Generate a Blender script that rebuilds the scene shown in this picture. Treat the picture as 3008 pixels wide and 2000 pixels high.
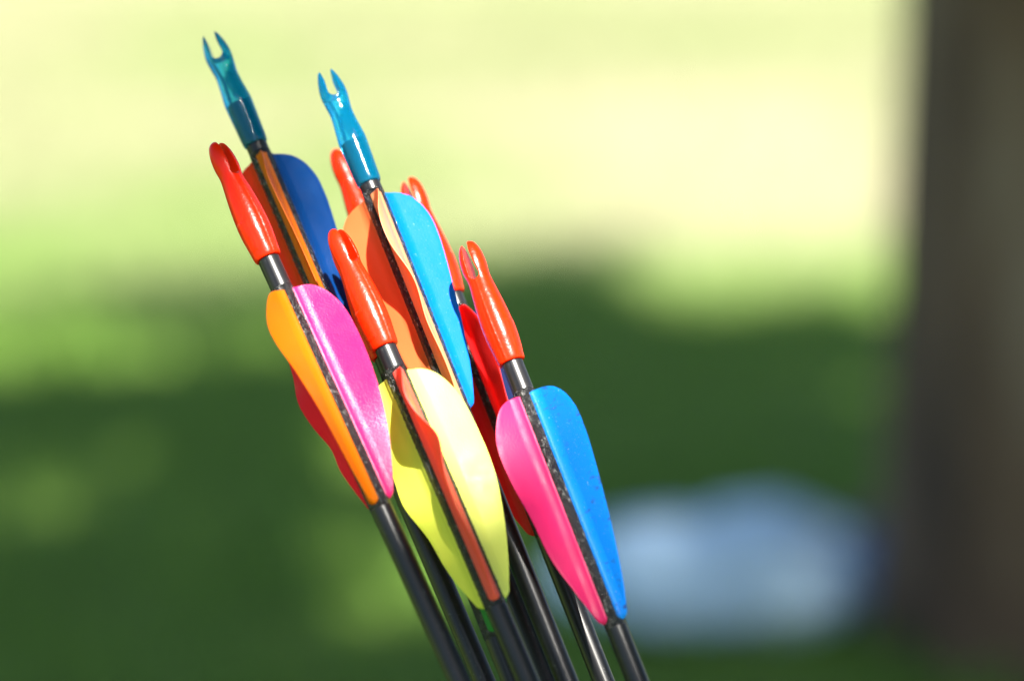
import bpy, bmesh, math, random
import numpy as np
from mathutils import Vector, Matrix, noise

random.seed(7)
rng = np.random.default_rng(11)
R = math.radians
scene = bpy.context.scene
for o in list(bpy.data.objects):
    bpy.data.objects.remove(o)
COL = scene.collection

# ------------------------------------------------------------------ camera
FOCAL, SENSOR, D0 = 0.105, 0.0237, 1.449      # 105 mm lens, arrows about 1.45 m away
CAM_H, PITCH = 0.88, R(8.5)
cam_data = bpy.data.cameras.new("camera")
cam_data.lens = FOCAL * 1000
cam_data.sensor_width = SENSOR * 1000
cam_data.sensor_fit = 'HORIZONTAL'
cam_data.clip_start, cam_data.clip_end = 0.05, 2000
cam_data.dof.use_dof = True
cam_data.dof.focus_distance = D0
cam_data.dof.aperture_fstop = 3.1
cam = bpy.data.objects.new("camera", cam_data)
cam.location = (0, 0, CAM_H)
cam.rotation_euler = (math.pi / 2 - PITCH, 0, 0)
COL.objects.link(cam)
scene.camera = cam
C0 = Vector((0, 0, CAM_H))
FWD = Vector((0, math.cos(PITCH), -math.sin(PITCH)))
UP = Vector((0, math.sin(PITCH), math.cos(PITCH)))
RIGHT = Vector((1, 0, 0))
KPX = SENSOR / FOCAL / 3008.0                 # metres per metre of distance per photo pixel


def at(px, py, depth):
    return C0 + depth * (FWD + (px - 1504) * KPX * RIGHT + (1000 - py) * KPX * UP)


def ground_at(px, py):
    d = FWD + (px - 1504) * KPX * RIGHT + (1000 - py) * KPX * UP
    return C0 + d * (-CAM_H / d.z)


# ------------------------------------------------------------------ sky, sun, exposure
SUN_EL, SUN_AZ = R(50), R(18)                 # behind the camera, a little to the right
SUN = Vector((math.sin(SUN_AZ) * math.cos(SUN_EL), -math.cos(SUN_AZ) * math.cos(SUN_EL), math.sin(SUN_EL)))
world = bpy.data.worlds.new("World")
scene.world = world
world.use_nodes = True
wn = world.node_tree.nodes
sky = wn.new("ShaderNodeTexSky")
sky.sky_type = 'NISHITA'
sky.sun_disc = False
sky.sun_elevation = SUN_EL
sky.sun_rotation = math.atan2(SUN.x, SUN.y)
wn["Background"].inputs[1].default_value = 0.05
world.node_tree.links.new(sky.outputs[0], wn["Background"].inputs[0])
sun_data = bpy.data.lights.new("sun", 'SUN')
sun_data.energy = 5.0
sun_data.angle = R(0.5)
sun_data.color = (1.0, 0.95, 0.86)
sun = bpy.data.objects.new("sun", sun_data)
sun.rotation_euler = SUN.to_track_quat('Z', 'Y').to_euler()
sun.location = (2, -4, 9)
COL.objects.link(sun)
scene.view_settings.view_transform = 'Standard'
scene.view_settings.look = 'None'
scene.view_settings.exposure = 2.15
scene.view_settings.gamma = 1
scene.render.engine = 'CYCLES'
scene.cycles.use_denoising = True
scene.cycles.max_bounces = 10
scene.cycles.transmission_bounces = 8
scene.cycles.sample_clamp_indirect = 6


# ------------------------------------------------------------------ helpers
def tag(o, label=None, cat=None, group=None, kind=None):
    for k, v in (("label", label), ("category", cat), ("group", group), ("kind", kind)):
        if v:
            o[k] = v
    return o


def link(name, me, mat=None, parent=None, loc=(0, 0, 0), rotz=0.0):
    o = bpy.data.objects.new(name, me)
    if mat and not me.materials:
        me.materials.append(mat)
    COL.objects.link(o)
    o.parent = parent
    o.location = loc
    o.rotation_euler = (0, 0, rotz)
    return o


def mesh_np(name, verts, faces, smooth=True):
    me = bpy.data.meshes.new(name)
    me.from_pydata([tuple(v) for v in verts], [], [tuple(f) for f in faces])
    me.polygons.foreach_set("use_smooth", [smooth] * len(me.polygons))
    me.update()
    return me


def fix_normals(me):
    bm = bmesh.new()
    bm.from_mesh(me)
    bmesh.ops.recalc_face_normals(bm, faces=bm.faces)
    bm.to_mesh(me)
    bm.free()
    return me


def quads_np(name, co):                        # co: (n, 4, 3) loose quads
    n = len(co)
    me = bpy.data.meshes.new(name)
    me.vertices.add(n * 4)
    me.vertices.foreach_set("co", co.reshape(-1).astype(np.float32))
    me.loops.add(n * 4)
    me.loops.foreach_set("vertex_index", np.arange(n * 4, dtype=np.int32))
    me.polygons.add(n)
    me.polygons.foreach_set("loop_start", np.arange(0, n * 4, 4, dtype=np.int32))
    me.update(calc_edges=True)
    return me


def lathe(profile, seg=40, caps=True):         # profile: list of (z, r)
    vs, fs = [], []
    for z, r in profile:
        for k in range(seg):
            a = 2 * math.pi * k / seg
            vs.append((r * math.cos(a), r * math.sin(a), z))
    for i in range(len(profile) - 1):
        for k in range(seg):
            a, b = i * seg + k, i * seg + (k + 1) % seg
            fs.append((a, b, b + seg, a + seg))
    if caps:
        fs.append(tuple(range(seg - 1, -1, -1)))
        m = (len(profile) - 1) * seg
        fs.append(tuple(m + k for k in range(seg)))
    return vs, fs


def interp(t, pts):
    for (a, x), (b, y) in zip(pts, pts[1:]):
        if t <= b:
            u = max(0.0, (t - a) / (b - a)) if b > a else 1.0
            return x + (y - x) * u
    return pts[-1][1]


def spline(t, pts):                            # monotone-ish smooth interpolation (Catmull-Rom)
    n = len(pts)
    for i in range(n - 1):
        if t <= pts[i + 1][0] or i == n - 2:
            x0, y0 = pts[i]
            x1, y1 = pts[i + 1]
            h = x1 - x0
            u = min(1.0, max(0.0, (t - x0) / h))
            m0 = (y1 - pts[i - 1][1]) / (x1 - pts[i - 1][0]) if i > 0 else (y1 - y0) / h
            m1 = (pts[i + 2][1] - y0) / (pts[i + 2][0] - x0) if i < n - 2 else (y1 - y0) / h
            return ((2 * u**3 - 3 * u**2 + 1) * y0 + (u**3 - 2 * u**2 + u) * h * m0
                    + (-2 * u**3 + 3 * u**2) * y1 + (u**3 - u**2) * h * m1)


class Mat:
    def __init__(self, name):
        self.m = bpy.data.materials.new(name)
        self.m.use_nodes = True
        self.t = self.m.node_tree
        self.n = self.t.nodes
        self.b = self.n["Principled BSDF"]
        self.out = self.n["Material Output"]

    def new(self, typ, **kw):
        nd = self.n.new(typ)
        for k, v in kw.items():
            if k[0] == "_":
                setattr(nd, k[1:], v)
            else:
                nd.inputs[k.replace("__", " ")].default_value = v
        return nd

    def ln(self, a, b):
        self.t.links.new(a, b)

    def coords(self, scale=(1, 1, 1), kind="Object"):
        tc = self.new("ShaderNodeTexCoord")
        mp = self.new("ShaderNodeMapping")
        mp.inputs["Scale"].default_value = scale
        self.ln(tc.outputs[kind], mp.inputs[0])
        return mp.outputs[0]

    def noise(self, vec, scale, detail=3, rough=0.5):
        nz = self.new("ShaderNodeTexNoise", Scale=scale, Detail=detail, Roughness=rough)
        self.ln(vec, nz.inputs["Vector"])
        return nz.outputs["Fac"]

    def ramp(self, fac, stops):
        rp = self.new("ShaderNodeValToRGB")
        el = rp.color_ramp.elements
        while len(el) < len(stops):
            el.new(0.5)
        for e, (p, c) in zip(el, stops):
            e.position = p
            e.color = (c[0], c[1], c[2], 1) if len(c) >= 3 else (c[0], c[0], c[0], 1)
        self.ln(fac, rp.inputs[0])
        return rp.outputs[0]

    def bump(self, height, strength, dist, prev=None):
        bp = self.new("ShaderNodeBump", Strength=strength, Distance=dist)
        self.ln(height, bp.inputs["Height"])
        if prev:
            self.ln(prev, bp.inputs["Normal"])
        return bp.outputs[0]

    def mix(self, fac, a, b):
        mx = self.new("ShaderNodeMix", _data_type='RGBA')
        for k, v in ((0, fac), (6, a), (7, b)):
            if hasattr(v, "is_output"):
                self.ln(v, mx.inputs[k])
            else:
                mx.inputs[k].default_value = v if k == 0 else (v[0], v[1], v[2], 1)
        return mx.outputs[2]


# ------------------------------------------------------------------ materials
def sun_shade_tone(M):
    """0 = darker green painted in for the shade, 1 = paler straw painted in for the sunlit lawn; broad and patchy."""
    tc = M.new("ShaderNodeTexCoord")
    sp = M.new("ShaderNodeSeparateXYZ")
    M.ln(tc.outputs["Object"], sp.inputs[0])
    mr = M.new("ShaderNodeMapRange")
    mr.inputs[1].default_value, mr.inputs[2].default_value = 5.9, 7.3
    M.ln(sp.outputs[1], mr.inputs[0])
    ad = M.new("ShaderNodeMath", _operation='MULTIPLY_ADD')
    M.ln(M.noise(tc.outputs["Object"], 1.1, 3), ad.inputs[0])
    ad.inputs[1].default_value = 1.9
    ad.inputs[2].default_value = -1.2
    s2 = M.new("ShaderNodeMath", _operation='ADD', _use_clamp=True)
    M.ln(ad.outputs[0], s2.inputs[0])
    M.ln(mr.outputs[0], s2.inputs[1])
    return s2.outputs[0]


def glow_patch(M, col):
    """A pale worn patch of dry turf in the open lawn, left of the trunk as the lens sees it."""
    tc = M.new("ShaderNodeTexCoord")
    mp = M.new("ShaderNodeMapping")
    mp.vector_type = 'POINT'
    mp.inputs["Location"].default_value = (-0.50 / 0.42, -8.35 / 1.25, 0)
    mp.inputs["Scale"].default_value = (1 / 0.42, 1 / 1.25, 0)
    M.ln(tc.outputs["Object"], mp.inputs[0])
    ln_ = M.new("ShaderNodeVectorMath", _operation='LENGTH')
    M.ln(mp.outputs[0], ln_.inputs[0])
    mr = M.new("ShaderNodeMapRange")
    mr.inputs[1].default_value, mr.inputs[2].default_value = 1.9, 0.2
    M.ln(ln_.outputs["Value"], mr.inputs[0])
    mu = M.new("ShaderNodeMath", _operation='MULTIPLY')
    M.ln(mr.outputs[0], mu.inputs[0])
    mu.inputs[1].default_value = 0.5
    return M.mix(mu.outputs[0], col, (0.46, 0.42, 0.31))


def mat_ground():
    M = Mat("lawn_soil")
    v = M.coords(kind="Object")
    a = M.mix(sun_shade_tone(M), (0.16, 0.26, 0.05), (0.315, 0.305, 0.185))
    a = glow_patch(M, a)
    b = M.ramp(M.noise(v, 45, 4), [(0.3, (0.5, 0.5, 0.5)), (0.7, (1, 1, 1))])
    mu = M.new("ShaderNodeMix", _data_type='RGBA', _blend_type='MULTIPLY')
    mu.inputs[0].default_value = 1
    M.ln(a, mu.inputs[6])
    M.ln(b, mu.inputs[7])
    M.ln(mu.outputs[2], M.b.inputs["Base Color"])
    M.b.inputs["Roughness"].default_value = 0.9
    M.b.inputs["Specular IOR Level"].default_value = 0.1
    M.ln(M.bump(M.noise(v, 120, 3), 0.5, 0.01), M.b.inputs["Normal"])
    return M.m


def leafy(name, stops, trans, scale, rough=0.6, lawn_light=False):
    M = Mat(name)
    v = M.coords(kind="Object")
    c = M.mix(sun_shade_tone(M), stops[0][1], stops[1][1]) if lawn_light else M.ramp(M.noise(v, scale, 3), stops)
    if lawn_light:  # blades carry the same painted sun and shade tones
        c = glow_patch(M, c)
    M.ln(c, M.b.inputs["Base Color"])
    M.b.inputs["Roughness"].default_value = rough
    M.b.inputs["Specular IOR Level"].default_value = 0.2
    tr = M.new("ShaderNodeBsdfTranslucent")
    M.ln(c, tr.inputs[0])
    mx = M.new("ShaderNodeMixShader", Fac=trans)
    M.ln(M.b.outputs[0], mx.inputs[1])
    M.ln(tr.outputs[0], mx.inputs[2])
    M.ln(mx.outputs[0], M.out.inputs[0])
    return M.m


def mat_bark():
    M = Mat("bark")
    v = M.coords((4, 4, 1.6))
    n = M.noise(v, 1.15, 6, 0.62)
    M.ln(M.ramp(n, [(0.36, (0.035, 0.018, 0.008)), (0.5, (0.125, 0.076, 0.040)), (0.64, (0.22, 0.165, 0.105))]), M.b.inputs["Base Color"])
    M.b.inputs["Roughness"].default_value = 0.9
    M.ln(M.bump(n, 1.0, 0.02), M.b.inputs["Normal"])
    return M.m


def mat_cloth(name, c0, c1):
    M = Mat(name)
    v = M.coords()
    M.ln(M.ramp(M.noise(v, 14, 4), [(0.35, c0), (0.65, c1)]), M.b.inputs["Base Color"])
    M.b.inputs["Roughness"].default_value = 0.8
    M.ln(M.bump(M.noise(v, 900, 2), 0.4, 0.0005), M.b.inputs["Normal"])
    return M.m


def mat_shaft():
    M = Mat("dark_shaft")
    v = M.coords((900, 900, 18))
    st = M.noise(v, 1.0, 4, 0.6)
    base = M.ramp(st, [(0.35, (0.005, 0.005, 0.006)), (0.7, (0.016, 0.016, 0.018))])
    dust = M.ramp(M.noise(M.coords((1, 1, 0.5)), 1100, 4, 0.65), [(0.60, (0,)), (0.74, (0.8,))])
    rub = M.ramp(M.noise(M.coords((1, 1, 0.25)), 170, 3), [(0.45, (0.1,)), (0.62, (1,))])
    mu = M.new("ShaderNodeMath", _operation='MULTIPLY')
    M.ln(dust, mu.inputs[0])
    M.ln(rub, mu.inputs[1])
    M.ln(M.mix(mu.outputs[0], base, (0.10, 0.10, 0.098)), M.b.inputs["Base Color"])
    M.ln(M.ramp(st, [(0.3, (0.26,)), (0.7, (0.42,))]), M.b.inputs["Roughness"])
    M.b.inputs["Metallic"].default_value = 0.0
    M.b.inputs["Specular IOR Level"].default_value = 0.34
    M.ln(M.bump(st, 0.12, 0.0002), M.b.inputs["Normal"])
    return M.m


def mat_glue():
    M = Mat("wrinkled_glue_film")
    v = M.coords((1, 1, 0.45))
    n1 = M.noise(v, 950, 5, 0.75)
    n2 = M.noise(v, 480, 3, 0.6)
    M.ln(M.ramp(n1, [(0.50, (0.004, 0.004, 0.005)), (0.58, (0.015, 0.015, 0.015)), (0.66, (0.22, 0.215, 0.21)), (0.74, (0.42, 0.41, 0.40))]), M.b.inputs["Base Color"])  # pale glue flecks, painted in to stand for sun glints
    M.b.inputs["Roughness"].default_value = 0.20
    M.b.inputs["Specular IOR Level"].default_value = 0.36
    b1 = M.bump(n2, 1.0, 0.0016)
    M.ln(M.bump(n1, 1.0, 0.0010, b1), M.b.inputs["Normal"])
    return M.m


def mat_vane(name, col, trans=0.3, rough=0.42, scuff=None, speck=False, pebble=0.25, deep=None, spec=0.18):
    M = Mat(name)
    v = M.coords()
    big = M.noise(v, 90, 2)
    d = tuple(c * 0.86 for c in col)
    c = M.mix(big, d, col)
    if scuff:                                  # short dark rubbed marks lying across the vane
        tc = M.coords((1500, 1500, 300))
        m1 = M.ramp(M.noise(M.coords((330, 330, 620)), 1.0, 4, 0.6), [(0.55, (0,)), (0.63, (1,))])
        m2 = M.ramp(M.noise(v, 70, 2), [(0.46, (0,)), (0.56, (1,))])
        mu = M.new("ShaderNodeMath", _operation='MULTIPLY')
        M.ln(m1, mu.inputs[0])
        M.ln(m2, mu.inputs[1])
        c = M.mix(mu.outputs[0], c, scuff)
    if speck:                                  # pale dust specks
        s = M.ramp(M.noise(v, 1900, 3, 0.5), [(0.68, (0,)), (0.76, (1,))])
        mu = M.new("ShaderNodeMath", _operation='MULTIPLY')
        M.ln(s, mu.inputs[0])
        mu.inputs[1].default_value = 0.35
        c = M.mix(mu.outputs[0], c, (0.75, 0.85, 0.9))
    g1 = M.ramp(M.noise(M.coords((1, 1, 0.4)), 850, 3, 0.6), [(0.68, (0,)), (0.75, (0.45,))])
    c = M.mix(g1, c, tuple(0.35 * k for k in col))   # a little grime
    M.ln(c, M.b.inputs["Base Color"])
    M.ln(M.ramp(M.noise(v, 160, 3), [(0.35, (rough - 0.07,)), (0.65, (rough + 0.08,))]), M.b.inputs["Roughness"])
    M.b.inputs["Specular IOR Level"].default_value = spec
    nb = M.bump(M.noise(v, 1900, 2, 0.5), pebble, 0.00025)
    M.ln(nb, M.b.inputs["Normal"])
    tr = M.new("ShaderNodeBsdfTranslucent")   # light that has passed through the plastic is deeper in colour
    tr.inputs[0].default_value = (deep or tuple(min(1, 1.15 * c ** 1.35) for c in col)) + (1,)
    mx = M.new("ShaderNodeMixShader", Fac=trans)
    M.ln(M.b.outputs[0], mx.inputs[1])
    M.ln(tr.outputs[0], mx.inputs[2])
    M.ln(mx.outputs[0], M.out.inputs[0])
    return M.m


def mat_red_nock():
    M = Mat("red_nock_plastic")
    v = M.coords()
    M.ln(M.mix(M.noise(v, 160, 2), (0.66, 0.013, 0.001), (0.80, 0.021, 0.0015)), M.b.inputs["Base Color"])
    M.b.inputs["Roughness"].default_value = 0.26
    M.b.inputs["Specular IOR Level"].default_value = 0.22
    M.b.inputs["Subsurface Weight"].default_value = 0.55
    M.b.inputs["Subsurface Radius"].default_value = (1.0, 0.35, 0.1)
    M.b.inputs["Subsurface Scale"].default_value = 0.0022
    b1 = M.bump(M.noise(v, 260, 3), 0.30, 0.0006)
    M.ln(M.bump(M.noise(v, 1600, 2), 0.22, 0.0002, b1), M.b.inputs["Normal"])
    return M.m


def mat_blue_nock():
    M = Mat("clear_blue_nock_plastic")
    v = M.coords()
    M.b.inputs["Base Color"].default_value = (0.06, 0.64, 0.92, 1)
    M.b.inputs["Transmission Weight"].default_value = 1.0
    M.b.inputs["Roughness"].default_value = 0.10
    M.b.inputs["IOR"].default_value = 1.40
    M.ln(M.bump(M.noise(v, 500, 3), 0.22, 0.0005), M.b.inputs["Normal"])
    tr = M.new("ShaderNodeBsdfTranslucent")
    tr.inputs[0].default_value = (0.005, 0.46, 0.75, 1)
    df = M.new("ShaderNodeBsdfDiffuse")
    df.inputs[0].default_value = (0.003, 0.34, 0.66, 1)
    m1 = M.new("ShaderNodeMixShader", Fac=0.5)
    M.ln(tr.outputs[0], m1.inputs[1])
    M.ln(df.outputs[0], m1.inputs[2])
    mx = M.new("ShaderNodeMixShader", Fac=0.32)
    M.ln(M.b.outputs[0], mx.inputs[1])
    M.ln(m1.outputs[0], mx.inputs[2])
    M.ln(mx.outputs[0], M.out.inputs[0])
    return M.m


M_SHAFT, M_GLUE = mat_shaft(), mat_glue()
M_RED_NOCK, M_BLUE_NOCK = mat_red_nock(), mat_blue_nock()
def mat_bead():
    M = Mat("clear_glue_drop")
    M.b.inputs["Base Color"].default_value = (0.03, 0.03, 0.03, 1)
    M.b.inputs["Roughness"].default_value = 0.12
    M.b.inputs["Specular IOR Level"].default_value = 0.9
    return M.m


M_BEAD = mat_bead()
V = {
    "orange": mat_vane("vane_orange", (0.66, 0.145, 0.002), 0.3),
    "pink": mat_vane("vane_pink", (0.66, 0.018, 0.15), 0.3, 0.34, pebble=0.55, spec=0.32),
    "hot_pink": mat_vane("vane_hot_pink", (0.64, 0.018, 0.125), 0.3),
    "crimson": mat_vane("vane_crimson", (0.88, 0.012, 0.060), 0.55, deep=(0.95, 0.014, 0.06)),
    "royal": mat_vane("vane_royal_blue", (0.0005, 0.038, 0.175), 0.25),
    "vermilion": mat_vane("vane_vermilion", (0.90, 0.055, 0.008), 0.5, deep=(0.95, 0.06, 0.008)),
    "blue": mat_vane("vane_bright_blue", (0.0005, 0.145, 0.64), 0.25, speck=True),
    "scuffed_blue": mat_vane("vane_scuffed_blue", (0.0005, 0.175, 0.68), 0.25, scuff=(0.02, 0.05, 0.20), speck=True),
    "peach": mat_vane("vane_peach", (0.82, 0.33, 0.15), 0.35),
    "tangerine": mat_vane("vane_tangerine", (0.82, 0.21, 0.065), 0.45, deep=(0.95, 0.06, 0.006)),
    "yellow": mat_vane("vane_yellow", (0.85, 0.86, 0.115), 0.35, 0.35),
    "sunlit_yellow": mat_vane("vane_sunlit_yellow", (0.87, 0.88, 0.185), 0.33, 0.35),  # the yellow, paled to paint full sun into that vane
    "salmon": mat_vane("vane_salmon_red", (0.90, 0.13, 0.10), 0.4, deep=(0.95, 0.03, 0.02)),
    "red": mat_vane("vane_red", (0.92, 0.030, 0.035), 0.5, pebble=0.5, deep=(0.98, 0.03, 0.03)),
    "navy": mat_vane("vane_navy", (0.010, 0.016, 0.06), 0.2),
    "purple": mat_vane("vane_purple", (0.50, 0.020, 0.50), 0.4),
    "green": mat_vane("vane_green", (0.03, 0.24, 0.05), 0.3),
    "tan": mat_vane("vane_tan", (0.45, 0.32, 0.12), 0.3),
}

# ------------------------------------------------------------------ ground
n = 24
ext = [-600, -150, -40, -15] + list(np.linspace(-8, 8, n)) + [15, 40, 150, 600]
gv, gf = [], []
for y in ext:
    for x in ext:
        near = max(0.0, 1 - math.hypot(x, y - 5) / 14)
        gv.append((x, y + 5, 0.018 * near * noise.noise((x * 0.7, y * 0.7, 3.1))))
k = len(ext)
for j in range(k - 1):
    for i in range(k - 1):
        gf.append((j * k + i, j * k + i + 1, (j + 1) * k + i + 1, (j + 1) * k + i))
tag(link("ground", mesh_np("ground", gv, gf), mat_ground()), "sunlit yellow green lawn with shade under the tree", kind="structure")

# grass blades across the part of the lawn that the lens covers
NB = 70000
gy = 3.2 + 9.4 * rng.random(NB) ** 0.8
gx = (rng.random(NB) * 2 - 1) * (0.35 + 0.13 * gy)
ga = rng.random(NB) * 2 * math.pi
gh = 0.022 + 0.022 * rng.random(NB)
gw = 0.0022 + 0.002 * rng.random(NB)
lean = (rng.random((NB, 2)) - 0.5) * 0.05
dx, dy = np.cos(ga) * gw, np.sin(ga) * gw
co = np.zeros((NB, 4, 3))
co[:, 0] = np.stack([gx - dx, gy - dy, np.full(NB, -0.012)], 1)
co[:, 1] = np.stack([gx + dx, gy + dy, np.full(NB, -0.012)], 1)
co[:, 2] = np.stack([gx + dx * 0.3 + lean[:, 0], gy + dy * 0.3 + lean[:, 1], gh], 1)
co[:, 3] = np.stack([gx - dx * 0.3 + lean[:, 0], gy - dy * 0.3 + lean[:, 1], gh], 1)
tag(link("grass", quads_np("grass", co), leafy("grass_blade", [(0, (0.160, 0.29, 0.05)), (1, (0.345, 0.332, 0.21))], 0.35, 1.5, lawn_light=True)),
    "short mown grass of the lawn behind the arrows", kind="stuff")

# ------------------------------------------------------------------ tree: trunk at the right, crown reaching over the lawn
TX, TY = 0.615, 4.02
tree = bpy.data.objects.new("shade_tree", None)
COL.objects.link(tree)
tree.location = (TX, TY, 0)
tag(tree, "dark brown tree trunk standing out of focus at the edge of the lawn", "tree")
bark = mat_bark()


def tube(path, seg=28, rough=0.02, fr=5.0):
    vs, fs = [], []
    for i, (p, r) in enumerate(path):
        p = Vector(p)
        a = Vector(path[min(i + 1, len(path) - 1)][0]) - Vector(path[max(i - 1, 0)][0])
        a.normalize()
        x = a.orthogonal().normalized() if abs(a.z) < 0.9 else Vector((1, 0, 0))
        x = (x - a * x.dot(a)).normalized()
        y = a.cross(x)
        for k in range(seg):
            t = 2 * math.pi * k / seg
            q = p + (x * math.cos(t) + y * math.sin(t)) * r
            d = noise.noise((q.x * fr, q.y * fr, q.z * fr * 0.35)) * rough
            vs.append(p + (q - p) * (1 + d / max(r, 0.02)))
    for i in range(len(path) - 1):
        for k in range(seg):
            a, b = i * seg + k, i * seg + (k + 1) % seg
            fs.append((a, b, b + seg, a + seg))
    fs.append(tuple(range(seg - 1, -1, -1)))
    m = (len(path) - 1) * seg
    fs.append(tuple(m + k for k in range(seg)))
    return vs, fs


tp = []
for i in range(46):
    z = -0.05 + 2.3 * (i / 45) ** 1.4
    fl = 0.035 * math.exp(-max(z, 0) / 0.13)
    tp.append(((0.0 - 0.03 * z, -0.10 * z * z / 4, z), 0.262 + fl - 0.022 * z))
link("trunk", mesh_np("trunk", *tube(tp, 44, 0.022, 7)), bark, tree)
for (ax, ay, ln_) in ((-0.30, 0.40, 1), (0.5, -0.25, 1)):
    link("root", mesh_np("root", *tube([((ax * 0.45, ay * 0.45, 0.06), 0.075), ((ax * 0.7, ay * 0.7, 0.02), 0.055),
                                        ((ax, ay, 0.0), 0.045), ((ax * 1.3, ay * 1.3, -0.05), 0.03)], 14, 0.01, 9)), bark, tree)
CROWN = Vector((1.25, 1.35, 4.55))             # world centre of the crown
SHADE_SPUR = Vector((1.0, -1.55, 4.5))               # centre of an unseen leafy spur, added to shade the arrows
cl = CROWN - Vector((TX, TY, 0))
for tgt in ((cl.x, cl.y, cl.z - 0.1), (cl.x - 1.2, cl.y - 0.3, cl.z), (cl.x + 1.5, cl.y + 0.5, cl.z + 0.2), (cl.x - 1.3, cl.y - 0.8, cl.z), (cl.x + 1.0, cl.y - 0.9, cl.z + 0.3),
            (SHADE_SPUR.x - TX + 0.5, SHADE_SPUR.y - TY, SHADE_SPUR.z + 0.1)):  # limb to the added spur
    s = Vector((-0.066, -0.125, 2.15))
    e = Vector(tgt)
    pth = []
    for i in range(9):
        u = i / 8
        p = s.lerp(e, u) + Vector((0.7 * (tgt[1] < -4.5), 0, 0.35)) * math.sin(u * math.pi)
        pth.append((p, 0.15 * (1 - u) + 0.018))
    link("limb", mesh_np("limb", *tube(pth, 14, 0.012, 6)), bark, tree)

# leaves: kept where their shade falls on the shaded lawn, with holes for the sun patches
NL = 110000
d = rng.normal(size=(NL, 3))
d /= np.linalg.norm(d, axis=1)[:, None]
rad = rng.random(NL) ** (1 / 2.4)
NS = 9000                                      # leaves of the added spur that shades parts of the arrows
L = d * rad[:, None] * np.array([5.0, 2.6, 0.95]) + np.array(CROWN)
L[:NS] = d[:NS] * rad[:NS, None] * np.array([0.95, 0.95, 0.45]) + np.array(SHADE_SPUR)
gpt = L[:, :2] - (L[:, 2:3] / SUN.z) * np.array([SUN.x, SUN.y])[None, :]      # where each leaf's shadow lands
edge_px = [(-1600, 900), (0, 875), (300, 840), (700, 790), (1100, 790), (1500, 760), (1900, 690), (2200, 790), (2500, 830), (2800, 780), (3600, 780)]
edge = [(ground_at(a, b).x, ground_at(a, b).y) for a, b in edge_px]
lim = np.interp(gpt[:, 0], [e[0] for e in edge], [e[1] for e in edge])
lim = lim + np.array([0.22 * noise.noise((x * 3, 1.7, 0)) for x in gpt[:, 0]])
keep = rng.random(NL) < np.clip((lim - gpt[:, 1]) / 0.55, 0, 1) ** 1.3
SPOTS = [(220, 1130, 0.14, 0.30, 0.84), (730, 1070, 0.12, 0.24, 0.88), (2080, 830, 0.14, 0.34, 0.97), (2540, 1230, 0.11, 0.20, 0.85), (930, 1870, 0.07, 0.12, 0.82), (1250, 1300, 0.1, 0.18, 0.7), (120, 1500, 0.08, 0.13, 0.65), (2000, 1290, 0.09, 0.16, 0.68), (500, 1750, 0.06, 0.1, 0.5),
         (2010, 1850, 0.20, 0.15, 0.52), (2140, 1840, 0.10, 0.11, 0.34), (2420, 860, 0.24, 0.20, 0.85), (60, 1000, 0.12, 0.3, 0.6)]
for q in range(64):                            # small random gaps between the leaf clumps
    sx, sy = random.uniform(-200, 2700), 960 + 840 * random.random() ** 1.6
    if sx > 1600 and sy > 1350:
        continue
    SPOTS.append((sx, sy, random.uniform(0.04, 0.10), random.uniform(0.08, 0.22), random.uniform(0.45, 0.85)))
for a, b, rx, ry, pr in SPOTS:
    g = ground_at(a, b)
    q = ((gpt[:, 0] - g.x) / rx) ** 2 + ((gpt[:, 1] - g.y) / ry) ** 2
    keep &= ~((q < 1) & (rng.random(NL) < pr))
# sun reaches the arrows themselves
ad = (L - np.array(C0)) @ np.array(FWD)
sd = float(SUN.dot(FWD))
A = L - ((ad - D0) / sd)[:, None] * np.array(SUN)
rel = A - np.array(C0)
apx = 1504 + (rel @ np.array(RIGHT)) / D0 / KPX
apy = 1000 - (rel @ np.array(UP)) / D0 / KPX
keep &= ~((apx > np.where(apy < 560, 720, 300)) & (apx < 3300) & (apy > -900) & (apy < 2040 + (apx - 1150) * 0.55))
L = L[keep]
NL = len(L)
a1 = rng.normal(size=(NL, 3))
a1[:, 2] *= 0.5
a1 /= np.linalg.norm(a1, axis=1)[:, None]
a2 = np.cross(a1, rng.normal(size=(NL, 3)))
a2 /= np.linalg.norm(a2, axis=1)[:, None]
ls = (0.045 + 0.03 * rng.random(NL))[:, None]
co = np.stack([L - a1 * ls, L + a2 * ls * 0.45 - a1 * ls * 0.1, L + a1 * ls, L - a2 * ls * 0.45 - a1 * ls * 0.1], 1) - np.array([TX, TY, 0])
link("crown", quads_np("crown", co), leafy("tree_leaf", [(0.3, (0.035, 0.075, 0.015)), (0.7, (0.08, 0.13, 0.03))], 0.3, 3.0, 0.45), tree)

# ------------------------------------------------------------------ pale blue cloth on the grass
cloth = bpy.data.objects.new("folded_cloth", None)
COL.objects.link(cloth)
cx, cy = 0.205, 4.08
cloth.location = (cx, cy, 0)
tag(cloth, "pale blue bundled cloth lying blurred on the shaded grass beside the trunk", "cloth")


def bundle(rx, ry, rz, seed, fold):
    bm = bmesh.new()
    bmesh.ops.create_icosphere(bm, subdivisions=5, radius=1)
    for v in bm.verts:
        p = v.co.copy()
        f = noise.noise((p.x * 1.6 + seed, p.y * 3.0, p.z * 1.5)) * fold + abs(noise.noise((p.x * 4 + seed, p.y * 5, p.z * 3))) * fold * 0.5
        q = p * (1 + f)
        v.co = (q.x * rx, q.y * ry, max(q.z * rz + rz * 0.92, -0.004 + 0.003 * p.z))
    me = bpy.data.meshes.new("bundle")
    bm.to_mesh(me)
    bm.free()
    me.polygons.foreach_set("use_smooth", [True] * len(me.polygons))
    return me


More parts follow.
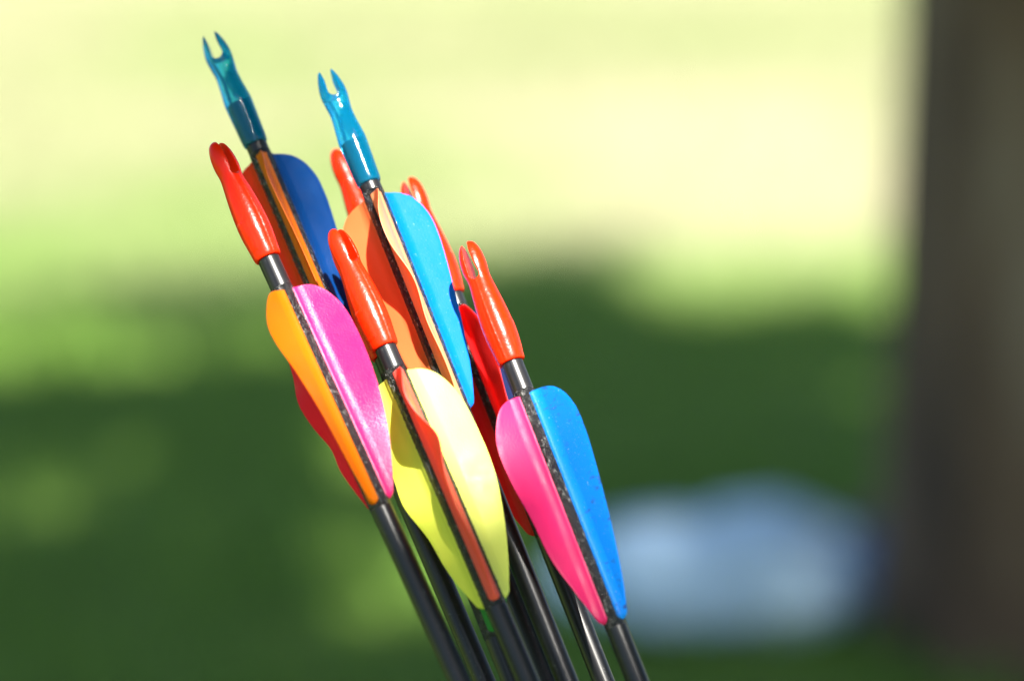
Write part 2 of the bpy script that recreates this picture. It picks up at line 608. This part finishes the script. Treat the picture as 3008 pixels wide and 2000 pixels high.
PALE = mat_cloth("pale_blue_cloth", (0.44, 0.63, 0.80), (0.55, 0.73, 0.86))
link("cloth_body", bundle(0.135, 0.07, 0.057, 2.0, 0.22), PALE, cloth, (-0.02, 0, 0))
link("cloth_fold", bundle(0.085, 0.06, 0.058, 4.0, 0.22), PALE, cloth, (0.03, 0.02, 0))
link("sleeve", bundle(0.072, 0.05, 0.046, 7.0, 0.25), mat_cloth("mid_blue_cloth", (0.06, 0.14, 0.28), (0.10, 0.21, 0.37)), cloth, (0.118, 0.02, 0))

# ------------------------------------------------------------------ arrows
MM = 0.001
SHAFT_R = 3.5


def solid_to_smooth(verts, faces, cutters, voxel, name):
    """Lathe body minus the string slot, remeshed so that every edge is moulded round."""
    base = bpy.data.objects.new("tmp_nock", fix_normals(mesh_np("tmp_nock", verts, faces)))
    COL.objects.link(base)
    tmp = [base]
    for cv, cf in cutters:
        c = bpy.data.objects.new("tmp_slot", fix_normals(mesh_np("tmp_slot", cv, cf)))
        COL.objects.link(c)
        tmp.append(c)
        md = base.modifiers.new("slot", 'BOOLEAN')
        md.operation = 'DIFFERENCE'
        md.solver = 'EXACT'
        md.object = c
    rm = base.modifiers.new("remesh", 'REMESH')
    rm.mode = 'VOXEL'
    rm.voxel_size = voxel
    sm = base.modifiers.new("smooth", 'SMOOTH')
    sm.factor = 0.5
    sm.iterations = 3
    dg = bpy.context.evaluated_depsgraph_get()
    me = bpy.data.meshes.new_from_object(base.evaluated_get(dg))
    me.name = name
    for o in tmp:
        bpy.data.objects.remove(o)
    me.polygons.foreach_set("use_smooth", [True] * len(me.polygons))
    return me


def slot_prism(outline, half):                 # outline in (x, z), extruded along y
    m = len(outline)
    vs = [(x, -half, z) for x, z in outline] + [(x, half, z) for x, z in outline]
    fs = [tuple(range(m)), tuple(range(2 * m - 1, m - 1, -1))]
    fs += [((i + 1) % m, i, m + i, m + (i + 1) % m) for i in range(m)]
    return vs, fs


def nock_mesh(kind):
    if kind == "red":
        prof = [(0, 4.05), (0.5, 4.25), (4, 4.55), (9, 4.95), (14, 4.95), (19, 4.65), (24, 4.15), (27, 3.8), (29.5, 3.62), (33, 3.95), (36.5, 3.8), (39.3, 3.2), (41.2, 2.2), (42.2, 0.7)]
        zs = np.linspace(0, 42.2, 64)
        P = [(z, max(0.3, spline(z, prof))) for z in zs]
        vs, fs = lathe(P, 48)
        out = []
        for x, y, z in vs:
            u = min(1, max(0, (z - 24) / 12))
            y *= 1 - 0.12 * u                  # flatter across the slot
            x *= 1 + 0.04 * u
            z += 0.20 * x * u                  # one ear longer than the other
            if abs(x) < 0.45:
                y *= 1.05                      # parting line of the mould
            if 3 < z < 13 and abs(math.atan2(y, x)) < 0.55 and x > 0:
                x += 0.16                      # raised moulded pad
            out.append((x, y, z))
        w, zb = 1.5, 30.6
        o = [(w * 0.72, 60), (w * 0.78, 38), (w * 0.86, 34)]
        o += [(w * 1.12 * math.cos(a), zb + w * 1.12 * math.sin(a)) for a in np.linspace(0.25, -math.pi - 0.25, 15)]
        o += [(-w * 0.86, 34), (-w * 0.78, 38), (-w * 0.72, 60)]
        voxel = 0.20
    else:
        prof = [(0, 3.8), (0.8, 4.0), (7, 4.25), (13, 4.5), (15.3, 4.5), (18, 4.2), (22, 3.75), (24.5, 3.6), (27, 3.85), (30, 4.15), (32, 4.15), (34.5, 3.75), (37, 3.05), (38.6, 2.4)]
        zs = np.linspace(0, 38.6, 60)
        P = [(z, max(0.3, spline(z, prof))) for z in zs]
        vs, fs = lathe(P, 48)
        out = []
        for x, y, z in vs:
            u = min(1, max(0, (z - 20) / 8))
            y *= 1 - 0.2 * u
            x *= 1 + 0.03 * u
            out.append((x, y, z))
        w, zb = 1.85, 31.4
        o = [(w * 1.0, 60), (w * 0.92, 38), (w * 0.82, 35.5), (w * 0.92, 33)]
        o += [(w * math.cos(a), zb + w * math.sin(a)) for a in np.linspace(0.2, -math.pi - 0.2, 15)]
        o += [(-w * 0.92, 33), (-w * 0.82, 35.5), (-w * 0.92, 38), (-w * 1.0, 60)]
        voxel = 0.17
    me = solid_to_smooth(out, fs, [slot_prism(o, 9)], voxel, "nock_" + kind)
    zs_, rs_ = (1.025, 1.04) if kind == "red" else (1.08, 1.03)
    me.transform(Matrix.Diagonal((rs_ * MM, rs_ * MM, zs_ * MM, 1)))
    me.materials.append(M_RED_NOCK if kind == "red" else M_BLUE_NOCK)
    return me


NOCK = {k: nock_mesh(k) for k in ("red", "blue")}

SHIELD = [(0, 0.6), (0.9, 5.0), (2.5, 8.2), (6, 11.0), (11, 12.7), (17, 13.0), (24, 12.5), (34, 11.2), (46, 9.4), (57, 7.3), (66, 5.2), (72, 3.3), (75, 2.0), (76, 0.6)]
PARAB = [(0, 0.6), (0.8, 4.4), (3, 7.8), (7, 10.6), (13, 12.8), (21, 13.6), (31, 13.4), (42, 12.2), (54, 9.6), (64, 6.4), (71, 3.6), (74.5, 2.0), (75.5, 0.6)]


def vane_mesh(shape, hs, phi, warp, name, ls=1.0):
    """Vane glued along the shaft: wide foot, thick rib, thin warped blade. warp: list of (t, sideways mm at the outer edge)."""
    shape = [(t * ls, h) for t, h in shape]
    warp = [(t * ls, w) for t, w in warp]
    T1 = shape[-1][0]
    ts = sorted(set([0, 0.25, 0.6, 1.0, 1.6, 2.4, 3.4] + list(np.linspace(4.6, T1 - 3, 52)) + [T1 - 2, T1 - 1.2, T1 - 0.5, T1]))
    lv = [(-0.5, 1.85, 0), (0.1, 1.82, 0), (0.5, 1.5, 0), (1.4, 0.72, 0), (2.3, 0.54, 0), (2.8, 0.33, 0)]
    NBL = 9
    sph, cph = math.sin(phi), math.cos(phi)
    rows = []
    for t in ts:
        H = max(0.5, spline(t, shape) * hs + 0.07 * noise.noise((t * 0.9, phi * 9, 0)) + 0.05 * noise.noise((t * 2.3, phi * 7, 3)))
        wv = spline(t, warp) if warp else 0.0
        prof = []
        for h, th, _ in lv:
            prof.append((min(h, H * (0.25 + 0.75 * h / 2.8) if H < 3.0 else h), th))
        h0 = prof[-1][0]
        for i in range(1, NBL + 1):
            u = i / NBL
            h = h0 + (H - h0) * u
            prof.append((h, 0.32 - 0.08 * u - (0.13 if i == NBL else 0)))
        left, right = [], []
        for h, th in prof:
            off = wv * (max(0, h - 1.2) / 12.0) ** 1.5
            th2 = th * min(1, 0.35 + t * 1.2, 0.35 + (T1 - t) * 0.8)
            for sgn, lst in ((-1, left), (1, right)):
                r = SHAFT_R - 0.12 + h
                vv = off + sgn * th2
                lst.append((r * sph + vv * cph, -r * cph + vv * sph, -t))
        rows.append(left + right[::-1])
    m = len(rows[0])
    vs = [p for r in rows for p in r]
    fs = []
    for i in range(len(rows) - 1):
        for k in range(m):
            a, b = i * m + k, i * m + (k + 1) % m
            fs.append((a, b, b + m, a + m))
    fs.append(tuple(range(m - 1, -1, -1)))
    fs.append(tuple((len(rows) - 1) * m + k for k in range(m)))
    me = mesh_np(name, [(x * MM, y * MM, z * MM) for x, y, z in vs], fs)
    bm = bmesh.new()
    bm.from_mesh(me)
    bmesh.ops.recalc_face_normals(bm, faces=bm.faces)
    bm.to_mesh(me)
    bm.free()
    me.set_sharp_from_angle(angle=R(38))
    return me


def slope_depth(py):                           # all arrows lean: their lower ends come nearer the lens
    return D0 - (py - 1000) / 9200 / math.cos(R(22)) * math.tan(R(17))


GROUP = "archery arrows standing in a bunch"


def arrow(label, top, bot, off, nock, roll, gap, ls, vanes):
    """top: nock/shaft junction and bot: shaft at the picture's lower edge, as photo pixels; off: mm behind the bunch's middle; gap: mm of bare shaft above the vanes."""
    P0 = at(top[0], top[1], slope_depth(top[1]) + off * MM)
    P1 = at(bot[0], bot[1], slope_depth(bot[1]) + off * MM)
    z = (P0 - P1).normalized()
    view = (P0 + P1) / 2 - C0
    y = (view - z * view.dot(z)).normalized()
    x = y.cross(z)
    length = (P0.z + 0.02) / z.z
    base = P0 - z * length
    root = bpy.data.objects.new("arrow", None)
    COL.objects.link(root)
    root.matrix_world = Matrix(((x.x, y.x, z.x, base.x), (x.y, y.y, z.y, base.y), (x.z, y.z, z.z, base.z), (0, 0, 0, 1)))
    tag(root, label, "arrow", GROUP)
    Ls = length
    ins = 15.5 if nock == "blue" else 6
    vs, fs = lathe([(-length, SHAFT_R * MM)] + [(-length * i / 12, SHAFT_R * MM) for i in range(11, 0, -1)] +
                   [(-0.4 * MM, SHAFT_R * MM), (0.0, (SHAFT_R - 0.35) * MM), (ins * MM, (SHAFT_R - 0.75) * MM)], 40)
    sh = link("shaft", mesh_np("shaft", vs, fs), M_SHAFT, root, (0, 0, Ls))
    sh.data.set_sharp_from_angle(angle=R(40))
    link("nock", NOCK[nock], None, root, (0, 0, Ls), roll - math.pi / 2)
    tl = 0
    for (mat, shape, hs, phi, warp, vl) in vanes:
        ph = R(phi)
        me = vane_mesh(shape, hs, ph, warp, "vane", ls)
        vo = link("vane", me, V[mat], root, (0, 0, Ls - gap * MM))
        vo["label"] = vl
        tl = max(tl, shape[-1][0] * ls)
    # sleeve of wrinkled glue film between the vane feet
    SEG = 76
    prof = [(-gap + 1.5, SHAFT_R + 0.02), (-gap + 0.8, SHAFT_R + 0.08)] + [(-gap - tl * i / 230, SHAFT_R + 0.09) for i in range(231)] + [(-gap - tl - 1.5, SHAFT_R + 0.02)]
    vs, fs = lathe([(a * MM, b * MM) for a, b in prof], SEG, caps=False)
    fs = [f[::-1] for f in fs]
    vs = np.array(vs)
    wr = np.array([1 + 0.016 * noise.noise((x * 1100, y * 1100, z * 650)) + 0.008 * noise.noise((x * 2600, y * 2600, z * 1800)) for x, y, z in vs])   # crinkles of the film
    wr[:SEG * 2] = 1
    wr[-SEG:] = 1
    vs[:, :2] *= wr[:, None]
    link("glue_sleeve", mesh_np("glue_sleeve", vs.tolist(), fs), M_GLUE, root, (0, 0, Ls))
    # dried glue drops along both sides of every vane foot
    bm = bmesh.new()
    for (mat, shape, hs, phi, warp, vl) in vanes:
        for sgn in (-1, 1):
            for q in range(64):
                t = gap + random.uniform(0.5, tl)
                a = R(phi) + sgn * (0.55 + abs(random.gauss(0, 0.10)))
                rr = random.choice((0.12, 0.16, 0.22, 0.30, 0.38)) * random.uniform(0.8, 1.15)
                mtx = Matrix.Translation(Vector((math.sin(a), -math.cos(a), 0)) * (SHAFT_R + 0.06) * MM + Vector((0, 0, -t * MM))) @ \
                    Matrix.Rotation(a, 4, 'Z') @ Matrix.Diagonal((1, 0.55, random.uniform(1, 2.0), 1))
                bmesh.ops.create_icosphere(bm, subdivisions=1, radius=rr * MM, matrix=mtx)
    me = bpy.data.meshes.new("glue_drops")
    bm.to_mesh(me)
    bm.free()
    me.polygons.foreach_set("use_smooth", [True] * len(me.polygons))
    tag(link("glue_drops", me, M_BEAD, root, (0, 0, Ls)), kind="stuff")
    return root


W = lambda *p: list(p)
flat = W((0, 0), (40, 0.3), (76, 0))
arrow("arrow with pink and scuffed bright blue vanes and a red nock, rightmost of the bunch", (1504, 1065), (1873, 2000), -4, "red", R(72), 11.8, 1.05, [
    ("hot_pink", PARAB, 0.95, -58, W((0, 0), (12, -1.8), (26, -0.4), (40, 1.6), (54, -0.8), (66, 0.6), (76, 0)), "pink vane"),
    ("scuffed_blue", SHIELD, 1.0, 57, flat, "bright blue vane with dark scuff marks"),
    ("crimson", SHIELD, 1.0, 178, flat, "crimson vane")])
arrow("arrow with orange, pink and crimson vanes and a dull red nock, at the front left", (788, 760), (1350, 2000), -17, "red", R(-48), 12.3, 1.01, [
    ("orange", SHIELD, 0.98, -22, W((0, 0), (14, -3.2), (30, -1.4), (50, 0.6), (76, 0)), "orange vane"),
    ("pink", PARAB, 0.95, 89, W((0, 0), (14, -1.3), (28, -1.8), (40, -0.8), (54, 1.4), (64, 1.2), (76, 0)), "pink vane with pebbled sheen"),
    ("crimson", SHIELD, 1.0, -141, W((0, 0), (12, -3.5), (22, -2.6), (33, 1.6), (42, 1.0), (51, -2.2), (60, 1.6), (76, 0)), "crimson vane")])
arrow("arrow with two yellow vanes and a narrow red vane, foremost in the middle", (1132, 1021), (1551, 2000), -13, "red", R(-48), 9.3, 1.07, [
    ("salmon", SHIELD, 1.0, 12, W((0, 0), (10, -3.5), (18, -2.6), (27, 1.2), (38, -1.8), (50, -3.2), (62, -0.6), (76, 0)), "red vane seen edge on"),
    ("sunlit_yellow", PARAB, 1.06, 108, W((0, 0), (20, 0.8), (40, -0.8), (60, 0.8), (76, 0)), "broad yellow vane"),
    ("yellow", SHIELD, 1.06, -114, W((0, 0), (14, 1.5), (26, -2.5), (38, 2.6), (50, -2.6), (62, 1.8), (76, 0)), "wavy yellow vane")])
arrow("arrow with clear blue nock, peach front vane and bright blue vane, in the middle", (1085, 540), (1666, 2000), 8, "blue", R(-80), 4.4, 1.03, [
    ("peach", SHIELD, 0.98, 12, W((0, 0), (10, -4.0), (22, -4.6), (36, -1.2), (50, -3.2), (64, -1.0), (76, 0)), "peach vane seen edge on"),
    ("blue", SHIELD, 1.02, 116, flat, "bright blue vane"),
    ("tangerine", SHIELD, 1.02, -110, W((0, 0), (16, 1.0), (40, -1.6), (60, 0.8), (76, 0)), "light orange vane")])
arrow("arrow with clear blue nock, royal blue and orange vanes, topmost at the back left", (752, 424), (1423, 2000), 20, "blue", R(86), 4.6, 1.03, [
    ("orange", SHIELD, 0.95, 4, W((0, 0), (12, -1.8), (40, -0.6), (76, 0)), "orange vane seen edge on"),
    ("royal", SHIELD, 1.04, 120, flat, "royal blue vane"),
    ("vermilion", SHIELD, 0.95, -118, flat, "orange red vane")])
arrow("arrow with all red vanes and orange red nock, behind the bright blue vane", (1328, 866), (1773, 2000), 34, "red", R(70), 6, 1.05, [
    ("red", SHIELD, 0.95, 14, W((0, 0), (14, 3.0), (36, 1.6), (60, 0.6), (76, 0)), "rose red vane turned sideways"),
    ("navy", SHIELD, 0.95, 133, flat, "dark blue vane"),
    ("red", SHIELD, 0.98, -107, flat, "red vane")])
arrow("arrow with a red nock rising between the two clear blue nocks, hindmost", (1122, 775), (1606, 2000), 44, "red", R(-40), 6, 1.05, [
    ("tangerine", SHIELD, 0.95, 0, flat, "orange vane"),
    ("purple", SHIELD, 0.98, 110, flat, "purple vane"),
    ("vermilion", SHIELD, 0.95, -120, flat, "orange red vane")])
arrow("arrow with green vanes almost hidden behind the arrow with yellow vanes", (1130, 1048), (1506, 2000), 6, "red", R(-50), 7, 1.2, [
    ("green", SHIELD, 0.9, 10, flat, "green vane"),
    ("green", PARAB, 1.0, 112, flat, "green vane"),
    ("tan", SHIELD, 0.7, -158, flat, "tan vane")])
